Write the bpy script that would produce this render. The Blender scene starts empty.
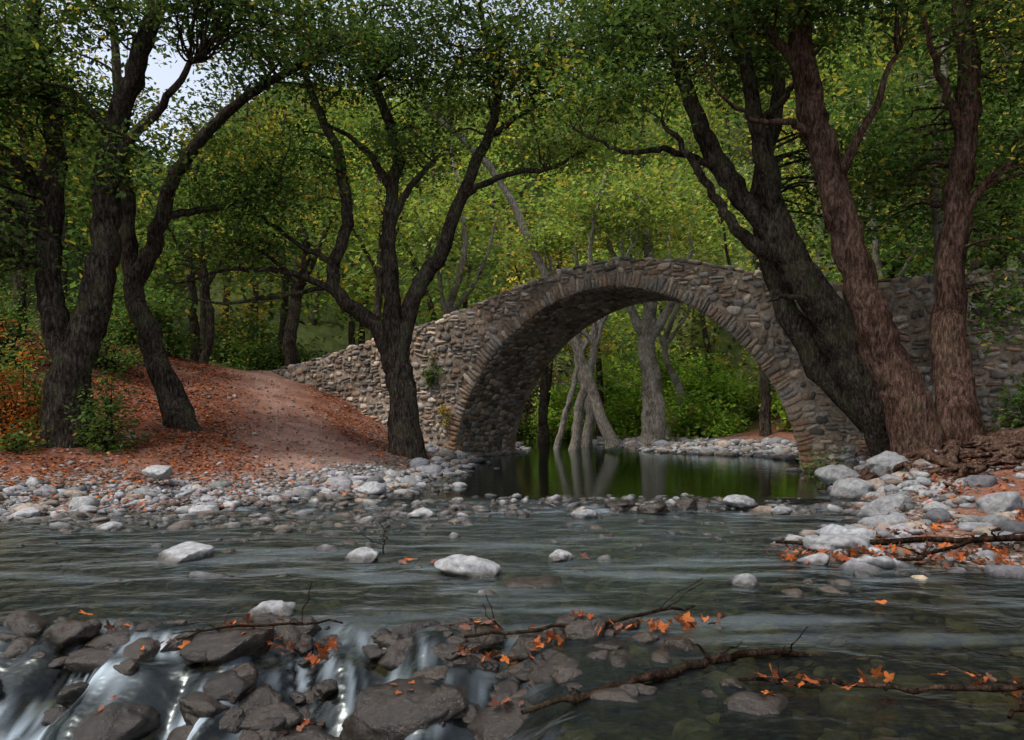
import bpy, bmesh, math
import numpy as np
rng=np.random.default_rng(11)
scene=bpy.context.scene
# ------------------------------------------------------------ helpers
def ss(a,b,x):
    t=np.clip((x-a)/(b-a),0,1); return t*t*(3-2*t)
def _h(i,j,k):
    n=(i*374761393+j*668265263+k*1274126177)&0x7fffffff
    n=((n^(n>>13))*1274126177)&0x7fffffff
    return ((n^(n>>16))&0xffff)/65535.0
def vn(x,y,z=0.0):
    x,y,z=np.broadcast_arrays(np.asarray(x,float),np.asarray(y,float),np.asarray(z,float))
    xi=np.floor(x).astype(np.int64);yi=np.floor(y).astype(np.int64);zi=np.floor(z).astype(np.int64)
    u=x-xi;v=y-yi;w=z-zi
    u=u*u*(3-2*u);v=v*v*(3-2*v);w=w*w*(3-2*w)
    r=0
    for a in (0,1):
        for b in (0,1):
            for c in (0,1):
                r=r+_h(xi+a,yi+b,zi+c)*(u if a else 1-u)*(v if b else 1-v)*(w if c else 1-w)
    return r*2-1
def fbm(x,y,z=0.0,o=4):
    r=0;a=1.0;f=1.0;t=0
    for i in range(o):
        r=r+a*vn(np.asarray(x)*f+17*i,np.asarray(y)*f+5*i,np.asarray(z)*f);t+=a;a*=.5;f*=2.03
    return r/t
def mkobj(name,V,F,mat,parent=None,attrs=None,smooth=True):
    V=np.asarray(V,dtype=np.float32);F=np.asarray(F,dtype=np.int32)
    me=bpy.data.meshes.new(name)
    n=F.shape[1]
    me.vertices.add(len(V));me.vertices.foreach_set('co',V.ravel())
    me.loops.add(F.size);me.loops.foreach_set('vertex_index',F.ravel())
    me.polygons.add(len(F));me.polygons.foreach_set('loop_start',np.arange(0,F.size,n,dtype=np.int32))
    me.polygons.foreach_set('loop_total',np.full(len(F),n,dtype=np.int32))
    me.polygons.foreach_set('use_smooth',np.full(len(F),smooth,dtype=bool))
    if attrs:
        for k,a in attrs.items():
            a=np.asarray(a,dtype=np.float32)
            if a.ndim==2:
                if a.shape[1]==3: a=np.hstack([a,np.ones((len(a),1),np.float32)])
                at=me.attributes.new(k,'FLOAT_COLOR','POINT');at.data.foreach_set('color',a.ravel())
            else:
                at=me.attributes.new(k,'FLOAT','POINT');at.data.foreach_set('value',a)
    me.update(calc_edges=True)
    if mat: me.materials.append(mat)
    ob=bpy.data.objects.new(name,me);scene.collection.objects.link(ob)
    if parent: ob.parent=parent
    return ob
def empty(name):
    e=bpy.data.objects.new(name,None);scene.collection.objects.link(e);e.empty_display_size=.3;return e
def rotmats(n,tilt=1.0):
    a=rng.uniform(0,2*np.pi,n);b=rng.normal(0,tilt,n);c=rng.normal(0,tilt,n)
    ca,sa=np.cos(a),np.sin(a);cb,sb=np.cos(b),np.sin(b);cc,sc=np.cos(c),np.sin(c)
    Z=np.zeros(n);O=np.ones(n)
    Rz=np.stack([ca,-sa,Z,sa,ca,Z,Z,Z,O],1).reshape(n,3,3)
    Rx=np.stack([O,Z,Z,Z,cb,-sb,Z,sb,cb],1).reshape(n,3,3)
    Ry=np.stack([cc,Z,sc,Z,O,Z,-sc,Z,cc],1).reshape(n,3,3)
    return Rx@Ry@Rz
def instance(TV,TF,pos,R,S):
    S=np.asarray(S)
    if S.ndim==1: S=np.repeat(S[:,None],3,1)
    P=TV[None]*S[:,None,:]
    P=np.einsum('nij,nvj->nvi',R,P)+pos[:,None,:]
    n=len(pos);m=len(TV)
    F=TF[None]+(np.arange(n)*m)[:,None,None]
    return P.reshape(-1,3),F.reshape(-1,TF.shape[1])
class Acc:
    def __init__(s): s.V=[];s.F=[];s.A={};s.n=0
    def add(s,V,F,**at):
        if len(V)==0:return
        s.V.append(V);s.F.append(np.asarray(F)+s.n);s.n+=len(V)
        for k,a in at.items(): s.A.setdefault(k,[]).append(np.asarray(a))
    def make(s,name,mat,parent=None,smooth=True):
        return mkobj(name,np.concatenate(s.V),np.concatenate(s.F),mat,parent,{k:np.concatenate(a) for k,a in s.A.items()},smooth)
# ------------------------------------------------------------ materials
def newmat(name):
    m=bpy.data.materials.new(name);m.use_nodes=True
    nt=m.node_tree;nt.nodes.clear()
    o=nt.nodes.new('ShaderNodeOutputMaterial')
    return m,nt,o
def N(nt,t,**kw):
    n=nt.nodes.new(t)
    for k,v in kw.items(): setattr(n,k,v)
    return n
def L(nt,a,b): nt.links.new(a,b)
def ramp(nt,src,stops):
    r=nt.nodes.new('ShaderNodeValToRGB');e=r.color_ramp.elements
    while len(e)<len(stops): e.new(.5)
    for i,(p,c) in enumerate(stops):
        e[i].position=p;e[i].color=(*c,1) if len(c)==3 else c
    L(nt,src,r.inputs[0]);return r
def mix(nt,fac,a,b,mode='MIX'):
    m=nt.nodes.new('ShaderNodeMix');m.data_type='RGBA';m.blend_type=mode
    for s,v in ((m.inputs[0],fac),(m.inputs[6],a),(m.inputs[7],b)):
        if hasattr(v,'is_linked') or hasattr(v,'links'): L(nt,v,s)
        else: s.default_value=v if not isinstance(v,tuple) else (*v,1) if len(v)==3 else v
    return m.outputs[2]
def noise(nt,scale,detail=3,rough=.6,vec=None):
    n=N(nt,'ShaderNodeTexNoise');n.inputs['Scale'].default_value=scale;n.inputs['Detail'].default_value=detail;n.inputs['Roughness'].default_value=rough
    if vec: L(nt,vec,n.inputs['Vector'])
    return n
def mathn(nt,op,a,b=None,clamp=False):
    m=nt.nodes.new('ShaderNodeMath');m.operation=op;m.use_clamp=clamp
    for s,v in ((m.inputs[0],a),(m.inputs[1],b)):
        if v is None: continue
        if isinstance(v,(int,float)): s.default_value=v
        else: L(nt,v,s)
    return m.outputs[0]

def mat_leaf(name,trans=.4):
    m,nt,o=newmat(name)
    a=N(nt,'ShaderNodeAttribute',attribute_name='col')
    d=N(nt,'ShaderNodeBsdfDiffuse')
    L(nt,a.outputs['Color'],d.inputs['Color'])
    t=N(nt,'ShaderNodeBsdfTranslucent')
    c=mix(nt,1.0,a.outputs['Color'],(1.6,1.6,.8),'MULTIPLY')
    L(nt,c,t.inputs['Color'])
    s=N(nt,'ShaderNodeMixShader');s.inputs[0].default_value=trans
    L(nt,d.outputs[0],s.inputs[1]);L(nt,t.outputs[0],s.inputs[2]);L(nt,s.outputs[0],o.inputs[0])
    return m
M_leaf=mat_leaf('leaf')
M_dead=mat_leaf('fallen_leaf',.15)

def mat_bark(name,c1,c2,c3,mossy=.5):
    m,nt,o=newmat(name)
    g=N(nt,'ShaderNodeTexCoord')
    mp=N(nt,'ShaderNodeMapping');mp.inputs['Scale'].default_value=(1,1,.25)
    L(nt,g.outputs['Object'],mp.inputs[0])
    n1=noise(nt,22,5,.78,mp.outputs[0]);n2=noise(nt,1.9,3,.65,g.outputs['Object'])
    r=ramp(nt,n1.outputs[0],[(.36,c1),(.5,c2),(.64,c3)])
    r2=ramp(nt,n2.outputs[0],[(.35,(.5,.5,.45)),(.55,(1,1,1)),(.7,(1.35,1.3,1.25))])
    c=mix(nt,1.0,r.outputs[0],r2.outputs[0],'MULTIPLY')
    mr=ramp(nt,n2.outputs[0],[(.52,(0,0,0)),(.66,(mossy,)*3)])
    c=mix(nt,mr.outputs[0],c,(.06,.075,.03))
    b=N(nt,'ShaderNodeBsdfDiffuse');b.inputs['Roughness'].default_value=.5
    L(nt,c,b.inputs['Color'])
    bp=N(nt,'ShaderNodeBump');bp.inputs['Strength'].default_value=1.0;bp.inputs['Distance'].default_value=.1
    L(nt,n1.outputs[0],bp.inputs['Height']);L(nt,bp.outputs[0],b.inputs['Normal'])
    L(nt,b.outputs[0],o.inputs[0]);return m
M_bark=mat_bark('bark_dark',(.016,.013,.011),(.06,.046,.038),(.17,.135,.11))
M_barkred=mat_bark('bark_reddish',(.025,.015,.012),(.095,.055,.042),(.23,.145,.115),.25)
M_barkpale=mat_bark('bark_pale',(.12,.10,.08),(.27,.24,.21),(.46,.43,.38),.35)
M_wood=mat_bark('driftwood',(.012,.008,.006),(.035,.022,.016),(.09,.055,.04),.2)

def mat_rock(name):
    m,nt,o=newmat(name)
    g=N(nt,'ShaderNodeTexCoord')
    a=N(nt,'ShaderNodeAttribute',attribute_name='col');w=N(nt,'ShaderNodeAttribute',attribute_name='wet')
    n1=noise(nt,12,6,.78,g.outputs['Object'])
    r=ramp(nt,n1.outputs[0],[(.32,(.4,.39,.37)),(.48,(.9,.9,.9)),(.68,(1.5,1.48,1.45))])
    c=mix(nt,1.0,a.outputs['Color'],r.outputs[0],'MULTIPLY')
    dk=mix(nt,1.0,c,(.2,.175,.15),'MULTIPLY')
    c=mix(nt,w.outputs['Fac'],c,dk)
    b=N(nt,'ShaderNodeBsdfPrincipled')
    L(nt,c,b.inputs['Base Color'])
    L(nt,mathn(nt,'SUBTRACT',.88,mathn(nt,'MULTIPLY',w.outputs['Fac'],.66)),b.inputs['Roughness'])
    bp=N(nt,'ShaderNodeBump');bp.inputs['Strength'].default_value=.8;bp.inputs['Distance'].default_value=.035
    L(nt,n1.outputs[0],bp.inputs['Height']);L(nt,bp.outputs[0],b.inputs['Normal'])
    L(nt,b.outputs[0],o.inputs[0]);return m
M_rock=mat_rock('river_rock')
def mat_masonry():
    m,nt,o=newmat('mortar')
    g=N(nt,'ShaderNodeTexCoord')
    n1=noise(nt,12,4,.7,g.outputs['Object']);n2=noise(nt,1.1,2,.6,g.outputs['Object'])
    nr=ramp(nt,n1.outputs[0],[(.3,(.13,.105,.085)),(.5,(.26,.215,.17)),(.7,(.37,.31,.26))])
    r2=ramp(nt,n2.outputs[0],[(.35,(.5,.48,.46)),(.65,(1.15,1.12,1.1))])
    c=mix(nt,1.0,nr.outputs[0],r2.outputs[0],'MULTIPLY')
    b=N(nt,'ShaderNodeBsdfDiffuse');L(nt,c,b.inputs['Color'])
    bp=N(nt,'ShaderNodeBump');bp.inputs['Strength'].default_value=.9;bp.inputs['Distance'].default_value=.06
    L(nt,n1.outputs[0],bp.inputs['Height']);L(nt,bp.outputs[0],b.inputs['Normal'])
    L(nt,b.outputs[0],o.inputs[0]);return m
M_mas=mat_masonry()
def mat_ground():
    m,nt,o=newmat('ground_soil')
    g=N(nt,'ShaderNodeTexCoord');O=g.outputs['Object']
    at=lambda n:N(nt,'ShaderNodeAttribute',attribute_name=n).outputs['Fac']
    n1=noise(nt,1.3,3,.6,O);n2=noise(nt,18,4,.75,O)
    soil=ramp(nt,n1.outputs[0],[(.3,(.11,.05,.034)),(.55,(.2,.09,.06)),(.75,(.28,.145,.1))])
    path=ramp(nt,n1.outputs[0],[(.3,(.24,.13,.1)),(.7,(.36,.23,.18))])
    v=N(nt,'ShaderNodeTexVoronoi');v.inputs['Scale'].default_value=12;L(nt,O,v.inputs['Vector'])
    sp=N(nt,'ShaderNodeSeparateColor');L(nt,v.outputs['Color'],sp.inputs[0])
    grav=ramp(nt,sp.outputs[0],[(0,(.14,.11,.09)),(.4,(.24,.2,.18)),(.8,(.31,.27,.25)),(1,(.4,.36,.34))])
    bed=ramp(nt,sp.outputs[0],[(0,(.05,.038,.022)),(.4,(.13,.095,.055)),(.8,(.22,.165,.1)),(1,(.3,.25,.18))])
    vd=ramp(nt,v.outputs['Distance'],[(.25,(1,1,1)),(.65,(.35,.32,.28))])
    gb=mix(nt,at('bed'),grav.outputs[0],bed.outputs[0])
    gb=mix(nt,1.0,gb,vd.outputs[0],'MULTIPLY')
    green=ramp(nt,n1.outputs[0],[(.3,(.03,.04,.016)),(.7,(.07,.09,.03))])
    c=mix(nt,at('path'),soil.outputs[0],path.outputs[0])
    c=mix(nt,at('green'),c,green.outputs[0])
    c=mix(nt,at('gravel'),c,gb)
    nr=ramp(nt,n2.outputs[0],[(.3,(.45,.45,.45)),(.7,(1.4,1.4,1.4))])
    c=mix(nt,1.0,c,nr.outputs[0],'MULTIPLY')
    b=N(nt,'ShaderNodeBsdfDiffuse')
    L(nt,c,b.inputs['Color'])
    bp=N(nt,'ShaderNodeBump');bp.inputs['Strength'].default_value=.8;bp.inputs['Distance'].default_value=.06
    L(nt,n2.outputs[0],bp.inputs['Height']);L(nt,bp.outputs[0],b.inputs['Normal'])
    L(nt,b.outputs[0],o.inputs[0]);return m
M_ground=mat_ground()
def mat_water():
    m,nt,o=newmat('stream_water')
    g=N(nt,'ShaderNodeTexCoord')
    f=N(nt,'ShaderNodeAttribute',attribute_name='foam').outputs['Fac']
    calm=N(nt,'ShaderNodeAttribute',attribute_name='calm').outputs['Fac']
    mp=N(nt,'ShaderNodeMapping');mp.inputs['Scale'].default_value=(1,1.5,1);L(nt,g.outputs['Object'],mp.inputs[0])
    n1=noise(nt,2.8,3,.55,mp.outputs[0])
    bp=N(nt,'ShaderNodeBump');bp.inputs['Distance'].default_value=.11
    L(nt,mathn(nt,'SUBTRACT',.5,mathn(nt,'MULTIPLY',calm,.45)),bp.inputs['Strength'])
    L(nt,n1.outputs[0],bp.inputs['Height'])
    gl=N(nt,'ShaderNodeBsdfGlossy');gl.inputs['Color'].default_value=(.86,.97,.98,1)
    L(nt,mathn(nt,'SUBTRACT',.25,mathn(nt,'MULTIPLY',calm,.19)),gl.inputs['Roughness'])
    tr=N(nt,'ShaderNodeBsdfTransparent');tr.inputs['Color'].default_value=(.27,.30,.215,1)
    fr=N(nt,'ShaderNodeFresnel');fr.inputs['IOR'].default_value=1.42
    L(nt,bp.outputs[0],fr.inputs['Normal']);L(nt,bp.outputs[0],gl.inputs['Normal'])
    s=N(nt,'ShaderNodeMixShader');L(nt,fr.outputs[0],s.inputs[0]);L(nt,tr.outputs[0],s.inputs[1]);L(nt,gl.outputs[0],s.inputs[2])
    d=N(nt,'ShaderNodeBsdfDiffuse');d.inputs['Color'].default_value=(.42,.5,.56,1)
    s2=N(nt,'ShaderNodeMixShader');L(nt,f,s2.inputs[0]);L(nt,s.outputs[0],s2.inputs[1]);L(nt,d.outputs[0],s2.inputs[2])
    L(nt,s2.outputs[0],o.inputs[0]);return m
M_water=mat_water()
# ------------------------------------------------------------ terrain fields
WP=np.array([(-14,10.2),(-9,10.9),(-6,11.4),(-3.4,12.1),(-2.1,13.4),(-1.6,16),(-1.1,20),(-1.6,24),(0.1,27),(.3,32),(-1,40),(-4,50),(2,52),(3.5,40),(4.6,31),(5.2,27.5),(8.2,25),(8.4,21.4),(6.8,18.4),(6.7,16),(5.9,14),(5.3,11.5),(4.6,10),(3.1,8.7),(3.5,7.7),(5,7.1),(8,6.6),(11,5.5),(12,-30),(-16,-30),(-16,8)])
def sdf(x,y):
    P=WP;Q=np.roll(P,-1,0);d=np.full(x.shape,1e9);ins=np.zeros(x.shape,bool)
    for (ax,ay),(bx,by) in zip(P,Q):
        ex,ey=bx-ax,by-ay
        t=np.clip(((x-ax)*ex+(y-ay)*ey)/(ex*ex+ey*ey),0,1)
        d=np.minimum(d,np.hypot(x-ax-t*ex,y-ay-t*ey))
        c=((ay>y)!=(by>y))&(x<(bx-ax)*(y-ay)/((by-ay) if by!=ay else 1e-9)+ax)
        ins^=c
    return np.where(ins,-d,d)
def zw(x,y):
    x=np.asarray(x,float);y=np.asarray(y,float)
    w=.25*vn(x*.9,3.3)
    z=-.12*(1-ss(11.5,12.5,y+w))
    D=.03+.5*ss(0.5,-.8,x)
    w2=.28*vn(x*1.7,9.1)+.12*vn(x*4,4.1)
    st=.3*ss(4.95,5.4,y+w2)+.7*ss(4.15,5.0,y+w2*1.4)
    return z-D*(1-st)
def lumpf(x,y):
    return ss(.6,-.6,x)*ss(5.5,5.0,y)*(.12*fbm(x*2.6,y*2.2,o=2)+.03*fbm(x*7,y*4,2.2,o=2)+.02)
def gh(x,y):
    x=np.asarray(x,float);y=np.asarray(y,float)
    d=sdf(x,y)+.25*fbm(x*.8,y*.8)
    w=zw(x,y)
    dl=np.maximum(d,0)
    fl=np.interp(dl,[0,2.5,4.5,6.5,10.5,15.5,30],[0,.3,.58,.8,1.2,1.8,2.4])*(1+1.9*ss(15,27,y))
    fl=np.minimum(fl,2.5+.04*dl)
    fr=np.interp(dl,[0,.4,1,3,6,12],[0,.2,.5,.9,1.8,4])
    fb=np.interp(dl,[0,3,6,10,20],[0,.25,.8,3,7])
    f2=fr*(1-ss(20,23,y))+fb*ss(20,23,y)
    side=ss(1,3,x+ (y-30)*.02)
    f=fl*(1-side)+f2*side
    f=np.where(y<11,f*ss(9,11,y)+(1-ss(9,11,y))*np.interp(dl,[0,1,3,8,16],[0,.15,.5,2.2,5]),f)
    f=f+np.maximum(0,ss(-10,-15,x))*.8*ss(11,17,y)
    hill=np.maximum(0,y-38)*.5*ss(38,50,y)
    hill=np.minimum(hill,45+.1*y)
    q=x/np.maximum(y,10)
    cut=np.where(y>15,.7*np.exp(-((q+.47)/.12)**2),0)*ss(30,45,y)
    f=f+(hill+np.maximum(0,np.abs(x)-17)*.4)*(1-cut)
    f=np.minimum(f,60)
    bed=-np.interp(-d,[0,.5,2,4],[0,.12,.28,.4])
    z=np.where(d>0,w+f,w+bed)
    z=z+.05*fbm(x*1.3,y*1.3)*ss(0,1.5,np.abs(d))+.22*fbm(x*.25,y*.25)*ss(3,8,d)+.05*fbm(x*3,y*3,o=2)*ss(.5,2,d)
    z=np.where((y<6)&(d<0),z+.08*fbm(x*2.1,y*2.1,o=2),z)
    return z
def axis(segs):
    r=[]
    for a,b,st in segs: r+=list(np.arange(a,b-1e-6,st))
    r.append(segs[-1][1]);return np.array(r)
def grid(xs,ys):
    X,Y=np.meshgrid(xs,ys);nx,ny=len(xs),len(ys)
    i=np.arange((ny-1)*nx).reshape(ny-1,nx)[:,:-1].ravel()
    F=np.stack([i,i+1,i+nx+1,i+nx],1)
    return X.ravel(),Y.ravel(),F
PATH=np.array([(-2.8,13.6),(-3.8,16),(-5.2,20),(-7.2,24),(-8.2,27),(-8.8,32),(-9,45)])
def pathd(x,y):
    d=np.full(x.shape,1e9)
    for (ax,ay),(bx,by) in zip(PATH[:-1],PATH[1:]):
        ex,ey=bx-ax,by-ay;t=np.clip(((x-ax)*ex+(y-ay)*ey)/(ex*ex+ey*ey),0,1)
        d=np.minimum(d,np.hypot(x-ax-t*ex,y-ay-t*ey))
    return d+.45*fbm(x*.9,y*.9)
xs=axis([(-400,-60,20),(-60,-20,1.2),(-20,-8,.2),(-8,8,.1),(8,14,.2),(14,60,1.2),(60,400,20)])
ys=axis([(-60,0,2),(0,3,.3),(3,16,.1),(16,30,.16),(30,60,.6),(60,120,2.5),(120,600,30)])
X,Y,F=grid(xs,ys);D=sdf(X,Y);Z=gh(X,Y)
pn=fbm(X*.7,Y*.7)
a_path=np.exp(-(pathd(X,Y)/(.85+1.0*ss(22,14,Y)))**2)
a_path=np.clip(a_path*(1+.6*pn),0,1)*(Y<34)
a_gravel=ss(3.0,1.2,D+1.5*pn)*np.where((X>0)&(Y<20),ss(1.6,.4,D+.6*pn),1)
a_gravel=np.maximum(a_gravel,((X>2)&(Y>23)&(Y<36)&(X<12))*ss(5,3,D))
a_bed=ss(.25,-.15,D)
a_green=np.maximum(ss(30,36,Y),np.maximum(ss(12,15,X),ss(-14,-20,X)))
mkobj('ground',np.stack([X,Y,Z],1),F,M_ground,None,dict(path=a_path,gravel=np.maximum(a_gravel,a_bed),bed=a_bed,green=a_green))
# ------------------------------------------------------------ stones templates
def icot(sub):
    bm=bmesh.new();bmesh.ops.create_icosphere(bm,subdivisions=sub,radius=1)
    bm.verts.ensure_lookup_table()
    V=np.array([v.co[:] for v in bm.verts]);F=np.array([[v.index for v in f.verts] for f in bm.faces]);bm.free();return V,F
def rockt(sub,seed,p=2.0,amp=.25,cuts=0,fine=0):
    V,F=icot(sub);V0=V.copy()
    n=(np.abs(V)**p).sum(1)**(1/p);V=V/n[:,None]
    r=1+amp*fbm(V[:,0]*1.1+seed*7.7,V[:,1]*1.1+3,V[:,2]*1.1,o=3)*1.6
    V=V*r[:,None]
    lr=np.random.default_rng(seed)
    for i in range(cuts):
        q=lr.normal(0,1,3);q/=np.linalg.norm(q);dd=V@q;t=lr.uniform(.6,.85)
        V=V-np.where(dd>t,(dd-t)*.85,0)[:,None]*q
    if fine: V=V*(1+fine*fbm(V0[:,0]*4+seed,V0[:,1]*4,V0[:,2]*4,o=3))[:,None]
    return V,F
R1=[rockt(1,i) for i in range(6)];R2=[rockt(2,i+10,2.2,.3,3) for i in range(8)];R4=[rockt(4,i+30,2.2,.34,9,.09) for i in range(10)]
B2=[rockt(2,i+50,6,.22,3) for i in range(10)]
def stonecol(n,warm=.3):
    g=.07+.24*rng.random(n)**.8
    c=np.stack([g*rng.uniform(.95,1.03,n),g,g*rng.uniform(.98,1.1,n)],1)
    w=rng.random(n)<warm
    c[w]*=np.array([.95,.76,.6]);return c
def wetness(V):
    d=sdf(V[:,0],V[:,1])
    return ss(.07,.02,V[:,2]-zw(V[:,0],V[:,1])-.02*vn(V[:,0]*20,V[:,1]*20))*(d<.2)
stones=Acc()
def scatter(x,y,s,templ,zoff=.25,flat=.6,colf=None,onwater=False,wetc=None):
    n=len(x)
    if n==0:return
    k=rng.integers(0,len(templ),n)
    g=gh(x,y)
    if onwater: g=np.maximum(g,zw(x,y)-s*.35)
    cols=stonecol(n) if colf is None else colf(n)
    for i in range(len(templ)):
        q=k==i;m=q.sum()
        if m==0: continue
        S=np.stack([s[q]*rng.uniform(.85,1.4,m),s[q]*rng.uniform(.7,1.0,m),s[q]*rng.uniform(.6,1.1,m)*flat],1)
        V,F_=instance(templ[i][0],templ[i][1],np.stack([x[q],y[q],g[q]+s[q]*zoff*flat],1),rotmats(m,.2),S)
        stones.add(V,F_,col=np.repeat(cols[q],len(templ[i][0]),0),wet=wetness(V) if wetc is None else np.full(len(V),wetc))
def sample(n,x0,x1,y0,y1,cond):
    x=rng.uniform(x0,x1,n);y=rng.uniform(y0,y1,n);d=sdf(x,y);k=cond(x,y,d);return x[k],y[k]
x,y=sample(20000,-15,-.5,9.6,17,lambda x,y,d:(d>-.9)&(d<3.2)&(rng.random(len(x))<np.exp(-((d-.4)/1.3)**2)))
scatter(x,y,rng.lognormal(np.log(.042),.4,len(x)).clip(.02,.12),R1)
x,y=sample(2600,-15,-.8,9.8,15,lambda x,y,d:(d>-.9)&(d<1.8)&(rng.random(len(x))<np.exp(-((d-.1)/.9)**2)))
scatter(x,y,rng.lognormal(np.log(.10),.35,len(x)).clip(.05,.22),R2,onwater=True)
x=rng.uniform(-3.2,5.6,330);y=12.0+rng.normal(0,.36,330)+.2*np.sin(x);scatter(x,y,rng.lognormal(np.log(.09),.4,330).clip(.04,.22),R2,onwater=True,zoff=.12)
x=rng.uniform(-8.5,-.5,330);y=10.6+rng.normal(0,.6,330);scatter(x,y,rng.lognormal(np.log(.085),.4,330).clip(.04,.22),R2,onwater=True,zoff=.12)
x,y=sample(260,-6,4,6.3,10.8,lambda x,y,d:(d<-.3)&(rng.random(len(x))<ss(-.3,.4,fbm(x*.7,y*.9))));scatter(x,y,rng.lognormal(np.log(.08),.35,len(x)).clip(.04,.16),R2,onwater=True,zoff=.05)
x,y=sample(7000,-3,10,12.5,27,lambda x,y,d:(np.abs(d)<.8)&(rng.random(len(x))<.5))
scatter(x,y,rng.lognormal(np.log(.09),.5,len(x)).clip(.03,.3),R2)
x,y=sample(9000,2,12,6.5,13.5,lambda x,y,d:(d>-.5)&(d<2.6)&(rng.random(len(x))<.5*np.exp(-d/1.2)))
scatter(x,y,rng.lognormal(np.log(.06),.55,len(x)).clip(.02,.22),R2,colf=lambda n:stonecol(n)*.85)
x,y=sample(5000,-3,12,23,40,lambda x,y,d:(d>-.5)&(d<3.2)&((x>2)|(d<1)))
scatter(x,y,rng.lognormal(np.log(.12),.4,len(x)).clip(.05,.4),R1)
x,y=sample(2600,-14,-2,13,26,lambda x,y,d:(d>2))
scatter(x,y,rng.lognormal(np.log(.025),.5,len(x)).clip(.012,.1),R1,colf=lambda n:stonecol(n)*np.array([1,.8,.7]))
stones.make('river_stones',M_rock)
stones=Acc()
def bedcol(n):
    g=rng.uniform(.08,.36,n);return np.stack([g*1.12,g*.88,g*.58],1)
x,y=sample(4800,-10,9,3.4,12,lambda x,y,d:(d<-.3))
scatter(x,y,rng.lognormal(np.log(.06),.5,len(x)).clip(.03,.2),R2,colf=bedcol,zoff=.0,wetc=0)
stones.make('streambed_cobbles',M_rock)
stones=Acc()
def wetcol(n):
    g=rng.uniform(.06,.15,n);return np.stack([g*1.15,g*.95,g*.78],1)
x,y=sample(230,-4.2,1.5,4.1,5.5,lambda x,y,d:(d<0)&(rng.random(len(x))<(ss(1.5,-.3,x)+.15)*np.where((x<-1.8)&(y<5.0),.35,1)))
k=len(x);s_=rng.lognormal(np.log(.085),.4,k).clip(.04,.18)
cols=wetcol(k)
for i in range(k):
    t=R4[i%10];z0=float(zw(x[i],y[i])+lumpf(x[i],y[i]))-s_[i]*rng.uniform(.15,.6)
    V,F_=instance(t[0],t[1],np.array([[x[i],y[i],z0]]),rotmats(1,.2),np.array([[s_[i]*1.3,s_[i],s_[i]*.7]]))
    stones.add(V,F_,col=np.repeat(cols[i:i+1],len(V),0),wet=np.full(len(V),1.0))
stones.make('cascade_rocks',M_rock)
bl=[(-.38,7.2,0,.27,.2,.15,.25,.02),(.47,7.9,0,.155,.12,.11,.25,.0),(-3.25,8.0,0,.34,.25,.16,.28,-.01),(-1.45,7.85,0,.18,.14,.11,.25,0),
(.22,6.75,0,.26,.16,.07,.14,-.02),(-1.75,5.75,0,.17,.14,.10,.25,.0),(1.95,6.75,0,.15,.11,.08,.19,0),(3.45,8.3,0,.4,.28,.15,.2,.05),
(5.1,10.9,.05,.42,.3,.26,.18,0),(5.35,12.6,.1,.4,.32,.28,.18,0),(5.9,14.4,.15,.36,.3,.28,.175,0),(-1.25,11.2,0,.24,.18,.15,.28,0),(-5.6,12.7,.4,.25,.2,.12,.26,0),
(.13,5.15,-.01,.15,.12,.11,.12,0),(.45,5.2,0,.17,.13,.12,.13,0),(6.4,11.2,.35,.42,.32,.24,.175,0),(6.2,13.2,.5,.3,.3,.2,.175,0),(4.6,9.7,.02,.34,.26,.2,.19,0),(5.9,9.6,.3,.3,.24,.18,.175,0),
(-.62,4.55,.0,.42,.32,.22,.09,-.06),(-1.2,4.6,-.0,.34,.3,.2,.08,-.07),(-2.6,5.35,-.04,.22,.18,.12,.1,-.03),(-1.75,5.15,-.05,.28,.22,.13,.1,-.02),(-.3,5.3,-.04,.3,.2,.07,.11,-.01),(1.25,4.0,-.07,.18,.15,.12,.1,0),
(-2.3,4.6,-.02,.24,.22,.14,.08,-.07),(-.02,4.3,.02,.26,.22,.15,.08,-.07),(2.05,11.6,0,.25,.2,.14,.12,0),(2.6,11.8,0,.2,.18,.13,.12,0),(1.6,11.9,0,.3,.2,.13,.1,0),(3.4,12.0,.05,.22,.18,.13,.22,0),(3.9,11.6,0,.25,.18,.12,.18,0),
(-6.7,11.0,0,.3,.2,.16,.28,0),(-7.7,11.6,.1,.28,.2,.15,.28,0),(-4.4,11.5,0,.22,.18,.13,.28,0),(-2.3,12.9,.1,.25,.2,.15,.26,0),(-5.0,9.9,0,.2,.14,.1,.25,0),(1.05,11.1,0,.22,.15,.12,.22,0),(2.9,7.7,0,.2,.14,.08,.22,0),(-1.6,4.2,0,.26,.2,.16,.08,-.08)]
TOPS=[]
for i,(bx,by,bz,sx,sy,sz,g,up) in enumerate(bl):
    t=R4[i%10]
    z0=float(zw(bx,by)+lumpf(bx,by))+bz+up
    a=i*1.7;V,F_=instance(t[0],t[1],np.array([[bx,by,z0]]),np.array([[[math.cos(.5*math.sin(a)),-math.sin(.5*math.sin(a)),0],[math.sin(.5*math.sin(a)),math.cos(.5*math.sin(a)),0],[0,0,1]]]),np.array([[sx,(sx+sy)/2,sz]]))
    c=np.array([[g*.99,g,g*1.03]]) if g>.17 else np.array([[g*1.15,g*.95,g*.78]])
    wet=wetness(V) if g>.17 else np.full(len(V),1.0)
    if g<=.17 and by<6: TOPS.append((bx,by,V[:,2].max(),sx))
    mkobj('boulder',V,F_,M_rock,None,dict(col=np.repeat(c,len(V),0),wet=wet))
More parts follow.
